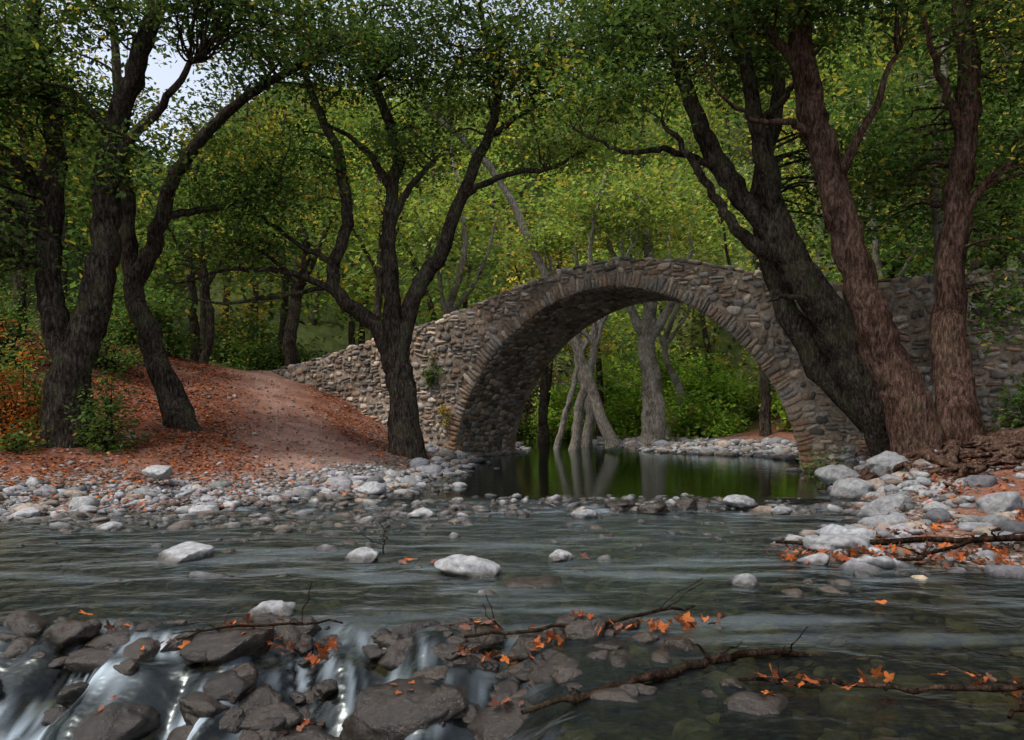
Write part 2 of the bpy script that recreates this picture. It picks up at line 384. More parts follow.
# ------------------------------------------------------------ water
xs=axis([(-30,-12,1),(-12,-5,.08),(-5,2,.022),(2,10,.06),(10,20,1)]);ys=axis([(-20,3,.6),(3,6,.025),(6,13,.06),(13,20,.2),(20,56,.5)])
X,Y,F=grid(xs,ys);Zw=zw(X,Y)
left=ss(.6,-.7,X)
Zw=Zw+lumpf(X,Y)+.018*fbm(X*2.2,Y*3.5,o=2)*ss(12.6,11.5,Y)
Zw=Zw+.04*ss(.2,.9,vn(X*1.0,Y*2.2,5.5))*ss(9,8,Y)*ss(5.4,6.4,Y)
Zg=Zw.reshape(len(ys),len(xs));gy=np.gradient(Zg,ys,axis=0).ravel();gx=np.gradient(Zg,xs,axis=1).ravel()
slope=np.hypot(gx,gy)
wx=X+.3*vn(X*2,Y*1.5)
fil=(fbm(wx*22,Y*1.8,3.0,o=2)*.5+.5);brk=fbm(X*2.3,Y*2.6,7.0,o=2)*.5+.5
foam=ss(.15,.8,slope)*ss(.3,.85,fil)*ss(.36,.6,brk)*left*(.5+.5*ss(-1.0,-2.0,X))*.66*ss(5.9,5.3,Y)
foam=foam+.22*ss(.3,.85,fil)*ss(.4,.6,brk)*ss(-1.3,-2.4,X)*ss(5.2,4.8,Y)
st2=fbm(X*3,Y*7,8.0,o=3)*.5+.5
foam=foam+.22*ss(.52,.8,st2)*np.exp(-((Y-11.7)/.4)**2)
foam=foam+.10*ss(.5,.8,fbm(X*.9,Y*4.5,1.0,o=3)*.5+.5)*ss(10.5,8,Y)*ss(4.4,5.6,Y)
foam=np.clip(foam,0,.68)
calm=ss(11.9,13,Y)
mkobj('stream_water',np.stack([X,Y,Zw],1),F,M_water,None,dict(foam=foam,calm=calm))
# ------------------------------------------------------------ bridge
U=np.array([.839,-.545,0]);W=np.array([.545,.839,0]);B0=np.array([-1.71,24.0,0]);WD=3.3
def BP(s,t,z):
    s,t,z=np.broadcast_arrays(np.asarray(s,float),np.asarray(t,float),np.asarray(z,float))
    return B0+s[...,None]*U+t[...,None]*W+z[...,None]*np.array([0,0,1.0])
def ztop(s): return np.interp(s,[-14,-9,-6.7,-3.4,-1,1.6,3.6,5.4,7.1,8.6,10,11.2,13,17,24],[2.4,2.7,3.05,3.7,4.1,4.8,5.28,5.42,5.2,4.8,4.4,4.25,4.3,4.15,4.1])
def zarch(s):
    u=np.abs((np.asarray(s,float)-5)/5).clip(0,1);return 4.72*(1-u**1.9)**.57
bridge=empty('stone_arch_bridge')
core=Acc()
def strip(A,Bv):
    n=len(A);V=np.concatenate([A,Bv]);i=np.arange(n-1);return V,np.stack([i,i+1,i+n+1,i+n],1)
sa=5-5*np.cos(np.linspace(0,np.pi,81))
sall=np.concatenate([np.linspace(-14,-.0001,60),sa,np.linspace(10.0001,24,60)])
bot=np.where((sall<0)|(sall>10),-.8,zarch(sall));top=ztop(sall)-.05
for t in (0,WD):
    core.add(*strip(BP(sall,t,bot),BP(sall,t,top)))
for (t0,t1) in ((0,.35),(WD-.35,WD)):
    core.add(*strip(BP(sall,t0,top),BP(sall,t1,top)))
deck=top-.45
core.add(*strip(BP(sall,.35,top),BP(sall,.35,deck)));core.add(*strip(BP(sall,WD-.35,top),BP(sall,WD-.35,deck)))
core.add(*strip(BP(sall,.35,deck),BP(sall,WD-.35,deck)))
si=np.concatenate([[0],sa,[10]]);zi=np.concatenate([[-.8],zarch(sa),[-.8]])
core.add(*strip(BP(si,0,zi),BP(si,WD,zi)))
core.make('mortar_core',M_mas,bridge,smooth=False)
PAL=np.array([(.075,.065,.055),(.19,.145,.11),(.18,.17,.16),(.26,.16,.105),(.35,.29,.23),(.11,.1,.09),(.26,.23,.2),(.15,.105,.075),(.3,.23,.17),(.22,.2,.18)])*1.06
face=Acc()
def place_block(acc,s,t,z,hs,ht,hz,rot,c):
    k=rng.integers(0,10);TV,TF=B2[k]
    P=TV*np.array([hs,ht,hz])*rng.choice([-1,1],3)
    ca,sa_=math.cos(rot),math.sin(rot)
    a=P[:,0]*ca-P[:,2]*sa_;b=P[:,0]*sa_+P[:,2]*ca
    V=BP(s+a,t+P[:,1],z+b)
    acc.add(V,TF,col=np.repeat(c[None],len(V),0),wet=np.zeros(len(V)))
def pcol(s=0.0,z=0.0):
    st=1+.38*float(fbm(s*.55+3,z*.8,1.7,o=3))*1.6
    return PAL[rng.integers(0,len(PAL))]*rng.uniform(.65,1.4)*max(.5,st)
uu=np.linspace(0,10,120);za=zarch(uu)
for (tface,s0,s1) in ((0.0,-9.5,20),(WD,-3,13)):
    z=-.3
    while z<5.5:
        h=rng.uniform(.10,.24);s=s0+rng.uniform(0,.3)
        while s<s1:
            w=rng.uniform(.09,.40);sc=s+w/2;zc0=z+h/2+.09*math.sin(sc*1.3+z*3)+.05*math.sin(sc*3.7+z*7)
            sub=[(zc0,h)] if rng.random()<.6 or w<.16 else [(zc0-h*.26,h*.48),(zc0+h*.26,h*.48)]
            for zc,hh in sub:
                zc=zc+rng.normal(0,.018);hh*=rng.uniform(.75,1.1)
                if (-.12<sc<10.12) and zc<float(zarch(sc)): continue
                if 0<sc<10 or zc>.2:
                    if np.hypot(uu-sc,za-zc).min()<.38: continue
                elif min(abs(sc),abs(sc-10))<.38: continue
                if zc+hh*.4<float(ztop(sc)) and rng.random()<.93:
                    place_block(face,sc,tface,zc,w*.47*rng.uniform(.85,1.05),rng.uniform(.03,.07),hh*.47,rng.normal(0,.2),pcol(sc,zc))
            s+=w+rng.uniform(.008,.035)
        z+=h+.008
face.make('rubble_facing',M_rock,bridge)
ring=Acc()
u=np.linspace(0,np.pi,2000);sp=5-5*np.cos(u);zp=zarch(sp);zp[0]=zp[-1]=0
Larc=np.concatenate([[0],np.cumsum(np.hypot(np.diff(sp),np.diff(zp)))])
for tface in (0.0,WD):
    l=0.0
    while l<Larc[-1]-.1:
        w=rng.uniform(.06,.17);lc=l+w/2
        s_=np.interp(lc,Larc,sp);z_=np.interp(lc,Larc,zp);s2=np.interp(lc+.1,Larc,sp);z2=np.interp(lc+.1,Larc,zp);s3=np.interp(lc-.1,Larc,sp);z3=np.interp(lc-.1,Larc,zp)
        tx,tz=s2-s3,z2-z3;nn=math.hypot(tx,tz)+1e-9;tx/=nn;tz/=nn;nx,nz=-tz,tx
        hl=rng.uniform(.12,.26);c=np.array([(.28,.21,.15),(.21,.165,.13),(.32,.26,.2),(.16,.14,.12),(.24,.155,.1),(.22,.2,.18)][rng.integers(0,6)])*rng.uniform(.65,1.15)
        low=ss(1.8,.3,z_);c=c*(1-low)+np.array([.25,.13,.065])*rng.uniform(.7,1.2)*low
        place_block(ring,s_+nx*(hl-.015),tface,z_+nz*(hl-.015),w*.48,rng.uniform(.035,.075),hl,math.atan2(tz,tx)+rng.normal(0,.08),c)
        l+=w+.008
ring.make('arch_ring',M_rock,bridge)
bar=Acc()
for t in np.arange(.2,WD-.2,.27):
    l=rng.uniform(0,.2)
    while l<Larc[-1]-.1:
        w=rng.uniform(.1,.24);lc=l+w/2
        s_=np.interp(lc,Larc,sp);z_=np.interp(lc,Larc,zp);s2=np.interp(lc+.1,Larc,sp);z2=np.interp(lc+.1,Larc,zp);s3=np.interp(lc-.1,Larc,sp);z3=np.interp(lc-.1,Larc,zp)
        place_block(bar,s_,t+rng.normal(0,.03),z_,w*.47,.13,.035,math.atan2(z2-z3,s2-s3)+rng.normal(0,.04),pcol()*.72)  # same stones darkened: shade under the arch painted into their colour
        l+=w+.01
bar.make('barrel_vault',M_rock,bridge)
cop=Acc()
for t in (.17,WD-.17):
    s=-9.5
    while s<20:
        w=rng.uniform(.14,.4)
        sl=math.atan2(float(ztop(s+w)-ztop(s)),w)
        place_block(cop,s+w/2,t,float(ztop(s+w/2))+rng.uniform(-.05,.03),w*.48,.19,rng.uniform(.04,.11),sl+rng.normal(0,.1),pcol(s,5)*1.1)
        s+=w+.01
cop.make('coping',M_rock,bridge)
# ------------------------------------------------------------ trees
def cr(P,m):
    P=np.asarray(P,float);n=len(P)
    if n<3:
        t=np.linspace(0,1,m+1)[:,None];return P[0]*(1-t)+P[-1]*t
    Q=np.vstack([2*P[0]-P[1],P,2*P[-1]-P[-2]]);out=[]
    for i in range(n-1):
        p0,p1,p2,p3=Q[i:i+4]
        for t in np.linspace(0,1,m,endpoint=False):
            out.append(.5*((2*p1)+(-p0+p2)*t+(2*p0-5*p1+4*p2-p3)*t*t+(-p0+3*p1-3*p2+p3)*t**3))
    out.append(P[-1]);return np.array(out)
def tube(P,k=10,m=5,lump=.1,flare=0.0,wob=.0):
    C=cr(P,m);c=C[:,:3].copy();r=np.maximum(C[:,3],.003)
    n=len(c)
    if wob>0:
        q=np.arange(n)*.9+rng.uniform(0,99);e=np.minimum(1,np.arange(n)/2.0)
        c[:,0]+=wob*vn(q,.3)*e;c[:,1]+=wob*vn(q,7.3)*e;c[:,2]+=wob*.6*vn(q,17.3)*e
    T=np.gradient(c,axis=0);T/=np.linalg.norm(T,axis=1)[:,None]+1e-9
    ref=np.array([1,0,0.]) if abs(T[0,0])<.8 else np.array([0,1,0.])
    a=np.cross(T[0],ref);a/=np.linalg.norm(a);Aa=[]
    for i in range(n):
        a=a-T[i]*np.dot(a,T[i]);a/=np.linalg.norm(a)+1e-9;Aa.append(a.copy())
    Aa=np.array(Aa);Bb=np.cross(T,Aa)
    th=np.linspace(0,2*np.pi,k,endpoint=False)
    ct,st=np.cos(th),np.sin(th)
    rr=r[:,None]*(1+lump*fbm(ct[None]*1.6+c[:,:1]*.5+50,st[None]*1.6,c[:,2:3]*1.3,o=3)*2)
    if flare>0:
        hgt=(c[:,2]-c[0,2])[:,None]
        rr=rr*(1+flare*np.exp(-np.maximum(hgt,0)/.35)*(.8+.5*np.sin(th*4+1)[None]))
    V=c[:,None,:]+rr[...,None]*(ct[None,:,None]*Aa[:,None,:]+st[None,:,None]*Bb[:,None,:])
    i=np.arange(n-1)[:,None]*k;j=np.arange(k)[None];j2=(j+1)%k
    F_=np.stack([i+j,i+j2,i+k+j2,i+k+j],-1).reshape(-1,4)
    return V.reshape(-1,3),F_
LQ=np.array([(-.5,0,0),(-.08,.27,.05),(.5,0,0),(-.08,-.27,.05)]);LQF=np.array([[0,1,2,3]])
def palette(n,kind):
    u=rng.random(n)[:,None]
    K={'dark':((.023,.046,.017),(.07,.107,.036)),'mid':((.035,.072,.022),(.105,.16,.048)),'bright':((.08,.145,.038),(.22,.265,.065)),  # dark greens carry the shade of the near canopy in the leaf colour
       'vivid':((.12,.24,.04),(.32,.45,.08)),'yellow':((.21,.2,.045),(.4,.29,.06)),'olive':((.05,.065,.026),(.14,.145,.055)),'orange':((.24,.07,.025),(.4,.13,.035))}
    a,b=K[kind];return np.array(a)*(1-u)+np.array(b)*u
def leaves(acc,C,n,sig,size,kind,yel=.04,flat=.45,tint=1.0,tilt=.55):
    m=len(C)
    if m==0:return
    idx=np.repeat(np.arange(m),n)
    ph=rng.uniform(.7,1.35,(m,1))
    off=rng.normal(0,1,(len(idx),3));off/=np.maximum(1,np.linalg.norm(off,axis=1)/1.9)[:,None]
    P=C[idx]+off*np.array([sig,sig,sig*flat])*ph[idx]
    S=size*rng.uniform(.6,1.35,len(idx))
    V,F_=instance(LQ,LQF,P,rotmats(len(idx),tilt),S)
    col=palette(len(idx),kind)
    cb=rng.uniform(.5,1.5,m)
    col=col*cb[idx][:,None]
    cy=rng.random(m)<yel*1.2
    q=(rng.random(len(idx))<yel)|(cy[idx]&(rng.random(len(idx))<.6));col[q]=palette(q.sum(),'yellow')
    acc.add(V,F_,col=np.repeat(col*tint,4,0))
def make_tree(name,limbs,crowns,bark,kind='mid',nl=150,sig=.5,lsize=.125,yel=.03,k=14,flare=.35,lump=.16):
    root=empty(name)
    tr=Acc();tr.add(*tube(limbs[0],k=k+8,m=8,lump=lump,flare=flare,wob=.06));tr.make('trunk',bark,root)
    sk=[cr(l,6)[:,:3] for l in limbs];skr=[cr(l,6)[:,3] for l in limbs]
    pts=np.concatenate(sk);rad=np.concatenate(skr)
    br=Acc()
    for l in limbs[1:]: br.add(*tube(l,k=max(8,k-3),m=7,lump=lump,wob=.07))
    lf=Acc()
    for cw in crowns:
        cx,cy,cz,rx,ry,rz,cnt=cw[:7];kd=cw[7] if len(cw)>7 else kind
        o=rng.normal(0,1,(cnt,3));o/=np.linalg.norm(o,axis=1)[:,None];o*=rng.random((cnt,1))**.45
        C=np.array([cx,cy,cz])+o*np.array([rx,ry,rz])
        for c in C:
            dv=pts-c;dist=np.linalg.norm(dv,axis=1)+np.maximum(0,dv[:,2])*1.5+ (rad>.25)*1.0
            i=int(dist.argmin());a=pts[i]
            ln=np.linalg.norm(a-c)
            r0=min(rad[i]*.5,.018+.012*ln)
            mid=(a+c)/2+np.array([rng.normal(0,.1),rng.normal(0,.1),.12])*ln
            q1=a*.7+mid*.3+rng.normal(0,.04,3)*ln
            q3=mid*.45+c*.55+rng.normal(0,.07,3)*ln
            P=np.array([[*a,r0],[*q1,r0*.85],[*mid,r0*.65],[*q3,r0*.45],[*c,.006]])
            br.add(*tube(P,k=5,m=3,lump=.05,wob=.05))
            if rng.random()<.5:
                e=c+rng.normal(0,.5,3);P2=np.array([[*q3,r0*.4],[*((q3+e)/2+rng.normal(0,.08,3)),r0*.3],[*e,.004]])
                br.add(*tube(P2,k=4,m=3,lump=.0))
        leaves(lf,C,nl,sig,lsize,kd,yel)
    if br.V: br.make('limbs',bark,root)
    if lf.V: lf.make('foliage',M_leaf,root,smooth=False)
    return root
A=lambda *p:np.array(p,float)
make_tree('plane_tree',[A((-8.84,16,.3,.5),(-8.86,16,1.6,.42),(-8.64,16,2.6,.35),(-8.28,16,3.8,.29),(-8.12,16,5.2,.25),(-8.0,16,6.8,.22),(-7.44,15.8,8.1,.18),(-6.84,15.6,9.6,.14),(-6.3,15.5,12,.1)),
 A((-8.75,16,2.2,.3),(-9.25,16.1,3.3,.25),(-9.4,16.3,5,.22),(-9.25,16.3,6.7,.18),(-9.6,16.2,8.6,.14),(-9.7,16,11,.08)),
 A((-8.1,16,5.4,.12),(-7.6,15.6,6.4,.1),(-6.9,15.3,7.0,.08),(-6.0,15,7.9,.05)),
 A((-9.3,16.2,5.8,.12),(-10.2,16,6.6,.1),(-11,15.6,7.2,.06))],
 [(-10.1,15.6,7.8,1.6,1.6,2.4,58),(-5.4,15,9.3,1.9,1.6,1.0,34),(-8.2,15.6,9.2,1.1,1.2,.7,15),(-10.6,15.3,4.9,1.3,1.4,1.5,26,'mid'),(-9.8,13.8,7.5,1.2,1.6,1.2,14),(-7.6,15.6,6.4,.7,.8,.6,7,'mid')],M_bark,'dark')
make_tree('plane_tree',[A((-7.25,18,.4,.36),(-7.7,18,1.86,.29),(-8.2,18.1,3.1,.24),(-8.6,18.2,4.2,.21),(-8.15,18.2,5.2,.17),(-7.74,18.1,6.4,.15),(-7.0,18,7.5,.13),(-5.9,18,8.5,.1),(-4.5,17.8,9.2,.07)),
 A((-8.6,18.2,4.1,.18),(-8.9,18.5,6.1,.16),(-9.1,18.6,8.4,.12),(-9.4,18.6,11,.07)),
 A((-8.0,18.1,5.7,.1),(-7.3,18.4,6.0,.08),(-6.3,18.8,6.3,.06),(-5.5,19,6.9,.04))],
 [(-4.8,18,9.2,2.0,1.8,1.3,40),(-9.7,18.6,8.6,1.1,1.6,1.6,20),(-7.2,18.6,8.0,.8,1,.5,7,'mid'),(-6.4,19,6.6,1.7,1.3,.8,24,'mid')],M_bark,'dark')
make_tree('plane_tree',[A((-2.6,20,.0,.44),(-2.7,20,1.67,.34),(-2.95,20,2.8,.3),(-3.0,20,4.2,.2),(-3.1,20.1,6.2,.16),(-2.9,20.2,7.9,.14),(-3.4,20.1,9.4,.11),(-4.05,20,11.4,.08)),
 A((-2.9,20,2.5,.26),(-3.4,19.9,3.5,.2),(-4.18,19.7,4.15,.17),(-4.42,19.6,4.8,.15),(-4.05,19.7,6.0,.14),(-4.35,19.8,7.9,.12),(-5,19.7,9.4,.09),(-5.3,19.6,11.4,.06)),
 A((-2.85,20,2.6,.28),(-2.55,20.1,4.1,.21),(-1.8,20.2,5.4,.18),(-1.25,20.2,6.9,.15),(-.6,20.2,8.4,.12),(-.35,20.1,9.7,.1),(-.8,20,11.6,.06)),
 A((-4.3,19.7,4.3,.09),(-5.3,19.5,4.75,.075),(-6.8,19.2,4.8,.05),(-8.0,19,4.4,.02)),
 A((-5.4,19.5,4.75,.05),(-6.2,19.2,5.3,.04),(-7.4,19,5.5,.015)),
 A((-4.35,19.7,5.0,.08),(-5.4,19.8,5.6,.06),(-6.5,20,6.4,.04),(-7.2,20,6.6,.015)),
 A((-4.3,19.7,4.5,.06),(-5.6,19.4,4.2,.045),(-6.9,19.2,4.0,.03),(-7.8,19,4.1,.012)),
 A((-3.05,20.1,6.0,.1),(-2.5,20,7.0,.08),(-1.9,19.9,7.7,.05)),
 A((-1.3,20.2,6.8,.09),(-.2,20,7.3,.07),(1.0,19.7,7.4,.05),(2.0,19.5,7.9,.02)),
 A((-.6,20.2,8.3,.08),(.6,20,9.0,.06),(2.2,19.7,9.6,.03)),
 A((-3.05,20.1,7.0,.1),(-3.7,20,8.0,.08),(-4.6,20,8.6,.04))],
 [(-3.4,20,10.6,3.0,2.2,1.3,80),(.4,19.4,10.2,2.6,2,1.5,66),(2.6,19,10.2,1.6,1.8,1.2,30),(-5.6,19.6,7.6,1.6,1.5,1.3,24,'mid'),(-2.2,20.3,8.2,1.6,1.4,1.0,16,'mid'),(1.2,19.4,8.0,1.6,1.2,.6,14,'bright'),(-6.4,19.3,5.4,1.3,.8,.5,10,'mid')],M_bark,'dark')
make_tree('plane_tree',[A((7.9,16,.4,.56),(7.3,16,1.6,.48),(6.7,16,2.6,.42),(6.06,16,3.7,.36),(5.4,16,4.7,.29),(4.56,16.1,5.8,.2),(3.86,16.2,7.0,.17),(3.46,16.2,8.2,.14),(2.76,16.1,9.8,.1),(2.2,16,11.5,.07)),
 A((5.9,16,3.9,.28),(5.35,15.9,5.2,.2),(4.95,15.8,6.6,.16),(4.55,15.7,8.4,.13),(3.9,15.6,10.4,.09)),
 A((7.4,16.3,1.2,.36),(6.3,16.6,2.5,.28),(5.5,16.8,4.2,.22),(5.2,16.9,6.0,.18),(5.6,16.9,8.0,.14),(5.4,17,10.5,.09)),
 A((5.6,16,4.4,.16),(4.7,15.8,4.75,.13),(4.1,15.7,5.4,.1),(3.5,15.6,6.3,.07),(2.9,15.5,7.0,.03)),
 A((4.3,16.1,6.2,.08),(3.2,16,6.6,.06),(2.2,15.8,6.5,.04),(1.2,15.6,6.9,.02)),
 A((6.5,16,3.0,.1),(5.6,15.6,3.6,.06),(4.9,15.4,3.5,.02)),
 A((4.8,15.8,7.0,.08),(5.4,15.5,7.6,.06),(6.0,15.4,8.4,.03))],
 [(3.0,15.8,9.2,2.4,2.0,1.2,52),(5.2,16.4,9.2,1.8,1.8,1.3,36),(1.6,15.6,7.6,1.6,1.4,.8,16,'mid'),(6.8,17.4,6.6,1.0,1.2,1.4,16,'mid')],M_bark,'dark',lump=.22)
make_tree('alder_tree',[A((7.23,14,.4,.46),(6.92,14,1.56,.37),(6.44,14,2.52,.32),(6.04,14,3.84,.29),(5.65,14,5.24,.26),(5.25,14,6.64,.23),(5.04,14,7.86,.2),(4.85,14,9.6,.15),(4.8,14,11.5,.1)),
 A((5.45,14,5.9,.1),(4.9,13.8,6.3,.06),(4.1,13.5,6.3,.04),(3.3,13.2,6.7,.015)),
 A((5.6,14,5.3,.1),(6.1,13.8,6.3,.07),(6.5,13.5,7.4,.04)),
 A((5.1,14,7.2,.1),(4.3,14,8.3,.07),(3.7,14,9.4,.03))],
 [(5.4,13.6,8.5,2.2,1.8,.9,34),(3.5,13.2,8.2,1.7,1.5,.7,18)],M_barkred,'dark')
make_tree('alder_tree',[A((7.79,13.8,.4,.44),(7.7,13.9,1.74,.31),(7.63,14,2.96,.26),(7.72,14,4.36,.23),(7.9,14,5.76,.21),(8.0,14,7.16,.18),(7.88,14,8.8,.14),(7.8,14,11,.1)),
 A((7.75,14,4.6,.1),(8.4,13.8,5.5,.06),(9.2,13.5,6.2,.03)),
 A((7.9,14,6.2,.1),(7.3,13.7,7.2,.06),(6.9,13.5,8.2,.03))],
 [(8.2,13.6,8.2,1.8,1.8,1.4,36),(9.3,13.4,6.3,.9,1.2,1.4,30,'mid'),(8.75,14.0,3.6,.3,.5,1.2,9,'mid'),(7.3,15.5,5.8,.8,.8,1.2,12,'mid')],M_barkred,'dark')
make_tree('slender_tree',[A((8.6,16.2,1.0,.12),(8.7,16.2,3,.11),(8.6,16.2,6,.09),(8.8,16.2,9,.06))],[(8.6,16.6,7.0,1.5,1.2,1.8,34)],M_barkpale,'mid')
make_tree('slender_tree',[A((11.6,18.6,1.4,.2),(11.3,18.6,4,.17),(11.6,18.6,7,.13),(11.5,18.6,10,.08))],[(11.0,18.4,6.8,1.8,1.4,2.2,50)],M_bark,'mid')
make_tree('leaning_pale_tree',[A((3.6,28.6,.2,.2),(2.4,28.4,3.4,.17),(1.0,28.2,6.6,.14),(-.25,28,9.2,.12),(-1.5,27.9,10.7,.1),(-3.2,27.8,12.2,.07))],[(-2.4,28,12.4,1.5,1.5,.9,12,'bright'),(1.2,28,7.4,1.0,.8,.9,8,'bright')],M_barkpale,'bright',lsize=.18)
def simple_tree(name,x,y,h,r,lean,bark,kind,crown=None,nl=80,cnt=34,ls=.22,sig=.75,yel=.07):
    z=float(gh(np.array([x]),np.array([y]))[0])
    b=rng.normal(0,.25,6)
    tr=A(*[(x+lean*t*h+b[i]*(t>0),y+b[-1-i]*(t>0),z-.3+t*h,r*(1-.8*t)) for i,t in enumerate((0,.2,.4,.6,.8,1.0))])
    l1=A((*tr[2,:3],r*.45),(x+lean*.4*h+.9,y-.3,z+h*.52,r*.32),(x+lean*.4*h+1.6,y-.5,z+h*.7,r*.15))
    l2=A((*tr[2,:3],r*.45),(x+lean*.4*h-.9,y+.3,z+h*.55,r*.32),(x+lean*.4*h-1.7,y-.5,z+h*.75,r*.15))
    if crown is None: crown=[(x+lean*.7*h,y,z+h*.68,2.6,2.4,h*.33,cnt)]
    make_tree(name,[tr,l1,l2],crown,bark,kind,nl=nl,sig=sig,lsize=ls,yel=yel,k=10)
for a in [(-13.6,22,9,.2,.0,M_bark,'mid'),(-15.5,26,9,.22,0,M_bark,'mid'),(-10.5,27,7.6,.16,.03,M_bark,'mid'),(-8.6,32,9,.3,-.02,M_bark,'mid'),(-12.6,32,9.2,.22,.0,M_bark,'mid'),
          (-5.5,31,12,.18,.04,M_bark,'bright'),(-2.0,33,12,.26,-.05,M_barkpale,'bright'),(1.5,36,11,.24,.08,M_bark,'yellow'),
          (9.5,30,11,.22,-.04,M_bark,'bright'),(12.5,26,11,.25,-.03,M_bark,'mid'),(14.5,22,11,.22,-.02,M_bark,'mid'),(10.5,23,11,.17,0,M_barkpale,'mid'),(13,33,12,.28,-.04,M_barkpale,'bright')]:
    simple_tree('riverside_tree',*a)
for (x,y,r,ln) in [(5.6,32,.5,-.03),(2.3,30,.2,.10),(3.0,33,.22,-.02),(6.6,35,.2,.05),(1.6,31,.13,.3)]:
    simple_tree('pale_trunk_tree',x,y,11,r,ln,M_barkpale,'bright',crown=[(x+ln*9,y,9.5,2.2,2,1.8,20)])
fr=Acc();fl=Acc()
for yy in np.arange(37,84,4.6):
    for xx in np.arange(-yy*.75,yy*.75,4.6):
        x=xx+rng.normal(0,1.2);y=yy+rng.normal(0,1.2)
        q=x/y;gap=abs(q+.45)<.09
        z=float(gh(np.array([x]),np.array([y]))[0]);h=rng.uniform(7,12)
        if gap: h*=.85
        fr.add(*tube(A((x,y,z-.4,.22),(x+rng.normal(0,.3),y,z+h*.4,.16),(x+rng.normal(0,.6),y,z+h*.9,.06)),k=6,m=3))
        c=int(22);o=rng.normal(0,1,(c,3));o/=np.linalg.norm(o,axis=1)[:,None];o*=rng.random((c,1))**.4
        C=np.array([x,y,z+h*.62])+o*np.array([2.7,2.4,h*.42])
        kd='bright' if abs(q-.12)<.33 and rng.random()<.65 else ('yellow' if rng.random()<.14 else ('mid' if rng.random()<.7 else 'olive'))  # sunlit centre and dimmer sides painted in by choice of leaf colour
        leaves(fl,C,34,.95,.4,kd,.06,.6,tint=rng.uniform(.5,1.35))
fo=empty('hillside_forest');fr.make('trunks',M_bark,fo);fl.make('foliage',M_leaf,fo,smooth=False)
def shrub(name,x,y,rx,ry,rz,cnt,kind,nl=90,size=.11,sig=.24,dz=.0):
    z=float(gh(np.array([x]),np.array([y]))[0])+dz
    o=rng.normal(0,1,(cnt,3));o/=np.linalg.norm(o,axis=1)[:,None];o[:,2]=np.abs(o[:,2]);o*=rng.random((cnt,1))**.5
    C=np.array([x,y,z])+o*np.array([rx,ry,rz]);root=empty(name);st=Acc()
    for c in C:
        b=np.array([x+rng.normal(0,rx*.15),y+rng.normal(0,ry*.15),z-.15])
        st.add(*tube(A((*b,.02),(*((b+c)/2+np.array([0,0,.12*rz])),.014),(*c,.004)),k=4,m=3))
    st.make('stems',M_wood,root);lf=Acc();leaves(lf,C,nl,sig,size,kind,.05,.7);lf.make('foliage',M_leaf,root,smooth=False)
for a in [(-7.9,15.6,.45,.45,1.7,24,'mid',60),(-10.8,17.5,1.0,1,2.2,26,'mid'),(-9.9,15.7,.6,.5,1.7,22,'orange',45),(-9.4,15.2,.35,.4,.8,10,'mid',50),(-12,18,1.5,1.2,2.4,34,'orange',60),(-11.2,22,1.5,1.4,2.0,34,'mid'),(-13,20.5,1.5,1.2,2.6,40,'mid')]: shrub('shrub',*a)
for a in [(9.2,14.2,.5,.5,1.3,16,'mid'),(6.6,16.9,.25,.3,.4,5,'mid')]: shrub('shrub',*a)
for a in [(6.2,38,2,1.5,2.6,50,'vivid'),(9.2,36,2.2,1.6,3.4,70,'vivid'),(12,34,2,1.6,3,50,'bright'),(2.8,42,2,1.5,3,50,'vivid'),(-1,39,2,1.5,2.6,40,'mid'),(8,41,2.5,1.5,4.6,70,'vivid'),(4.8,41,2,1.5,4,50,'vivid'),(-3.5,34,1.6,1.5,1.6,30,'mid'),(11.5,30,1.6,1.5,2.4,40,'vivid'),(7.7,33.5,1.6,1.2,1.5,34,'vivid')]:  # vivid leaf colour stands in for sunlight on bushes beyond the arch
    shrub('streamside_bush',*a,nl=90,size=.22,sig=.42)
for a in [(-14,30,2,1.5,2.2,40,'mid'),(-10.5,36,2.4,1.5,1.8,50,'mid'),(-6.5,36,2.4,1.5,1.8,50,'bright'),(-13,38,3,1.5,2.4,50,'mid'),(-17,34,3,1.5,3,50,'mid')]:
    shrub('forest_bush',*a,nl=90,size=.22,sig=.45)
pl=Acc();C=np.array([BP(-.9+rng.normal(0,.2),-.1,2.6+rng.normal(0,.22)) for i in range(11)]);leaves(pl,C,45,.1,.09,'mid',.0,1.0);pl.make('ivy_plant',M_leaf,None,smooth=False)
pl=Acc();C=np.array([BP(-.35+rng.normal(0,.1),-.1,1.3+rng.normal(0,.22)) for i in range(7)]);leaves(pl,C,40,.08,.08,'yellow',.0,1.0);pl.make('wall_plant',M_leaf,None,smooth=False)
# ------------------------------------------------------------ fallen leaves
nA=24
ang=np.linspace(0,2*np.pi,nA,endpoint=False)
lob=np.abs(np.cos(ang*2.5))**.8
rad_=(.32+.68*lob)*(.62+.38*np.cos(ang))*.52+.04*np.sin(ang*11)
LV=np.vstack([[0,0,.0],np.stack([np.cos(ang)*rad_,np.sin(ang)*rad_,.35*rad_**2*np.sin(ang*2+1)+.3*(np.sin(ang)*rad_)**2+.02*np.sin(ang*5)],1),[[-.5,.02,.06],[-.5,-.0,.07],[-.05,-.01,.0]]])
LF=np.array([[0,i+1,(i+1)%nA+1] for i in range(nA)]+[[nA+1,nA+2,nA+3]])
sm=np.linspace(0,2*np.pi,8)[:-1]
SR=np.array([1,.5,.8,.45,.45,.8,.5])*.5
SV=np.vstack([[0,0,0],np.stack([np.cos(sm)*SR,np.sin(sm)*SR,.3*SR*np.sin(sm*2+1)*.4],1)]);SF=np.array([[0,i+1,(i+1)%7+1] for i in range(7)])
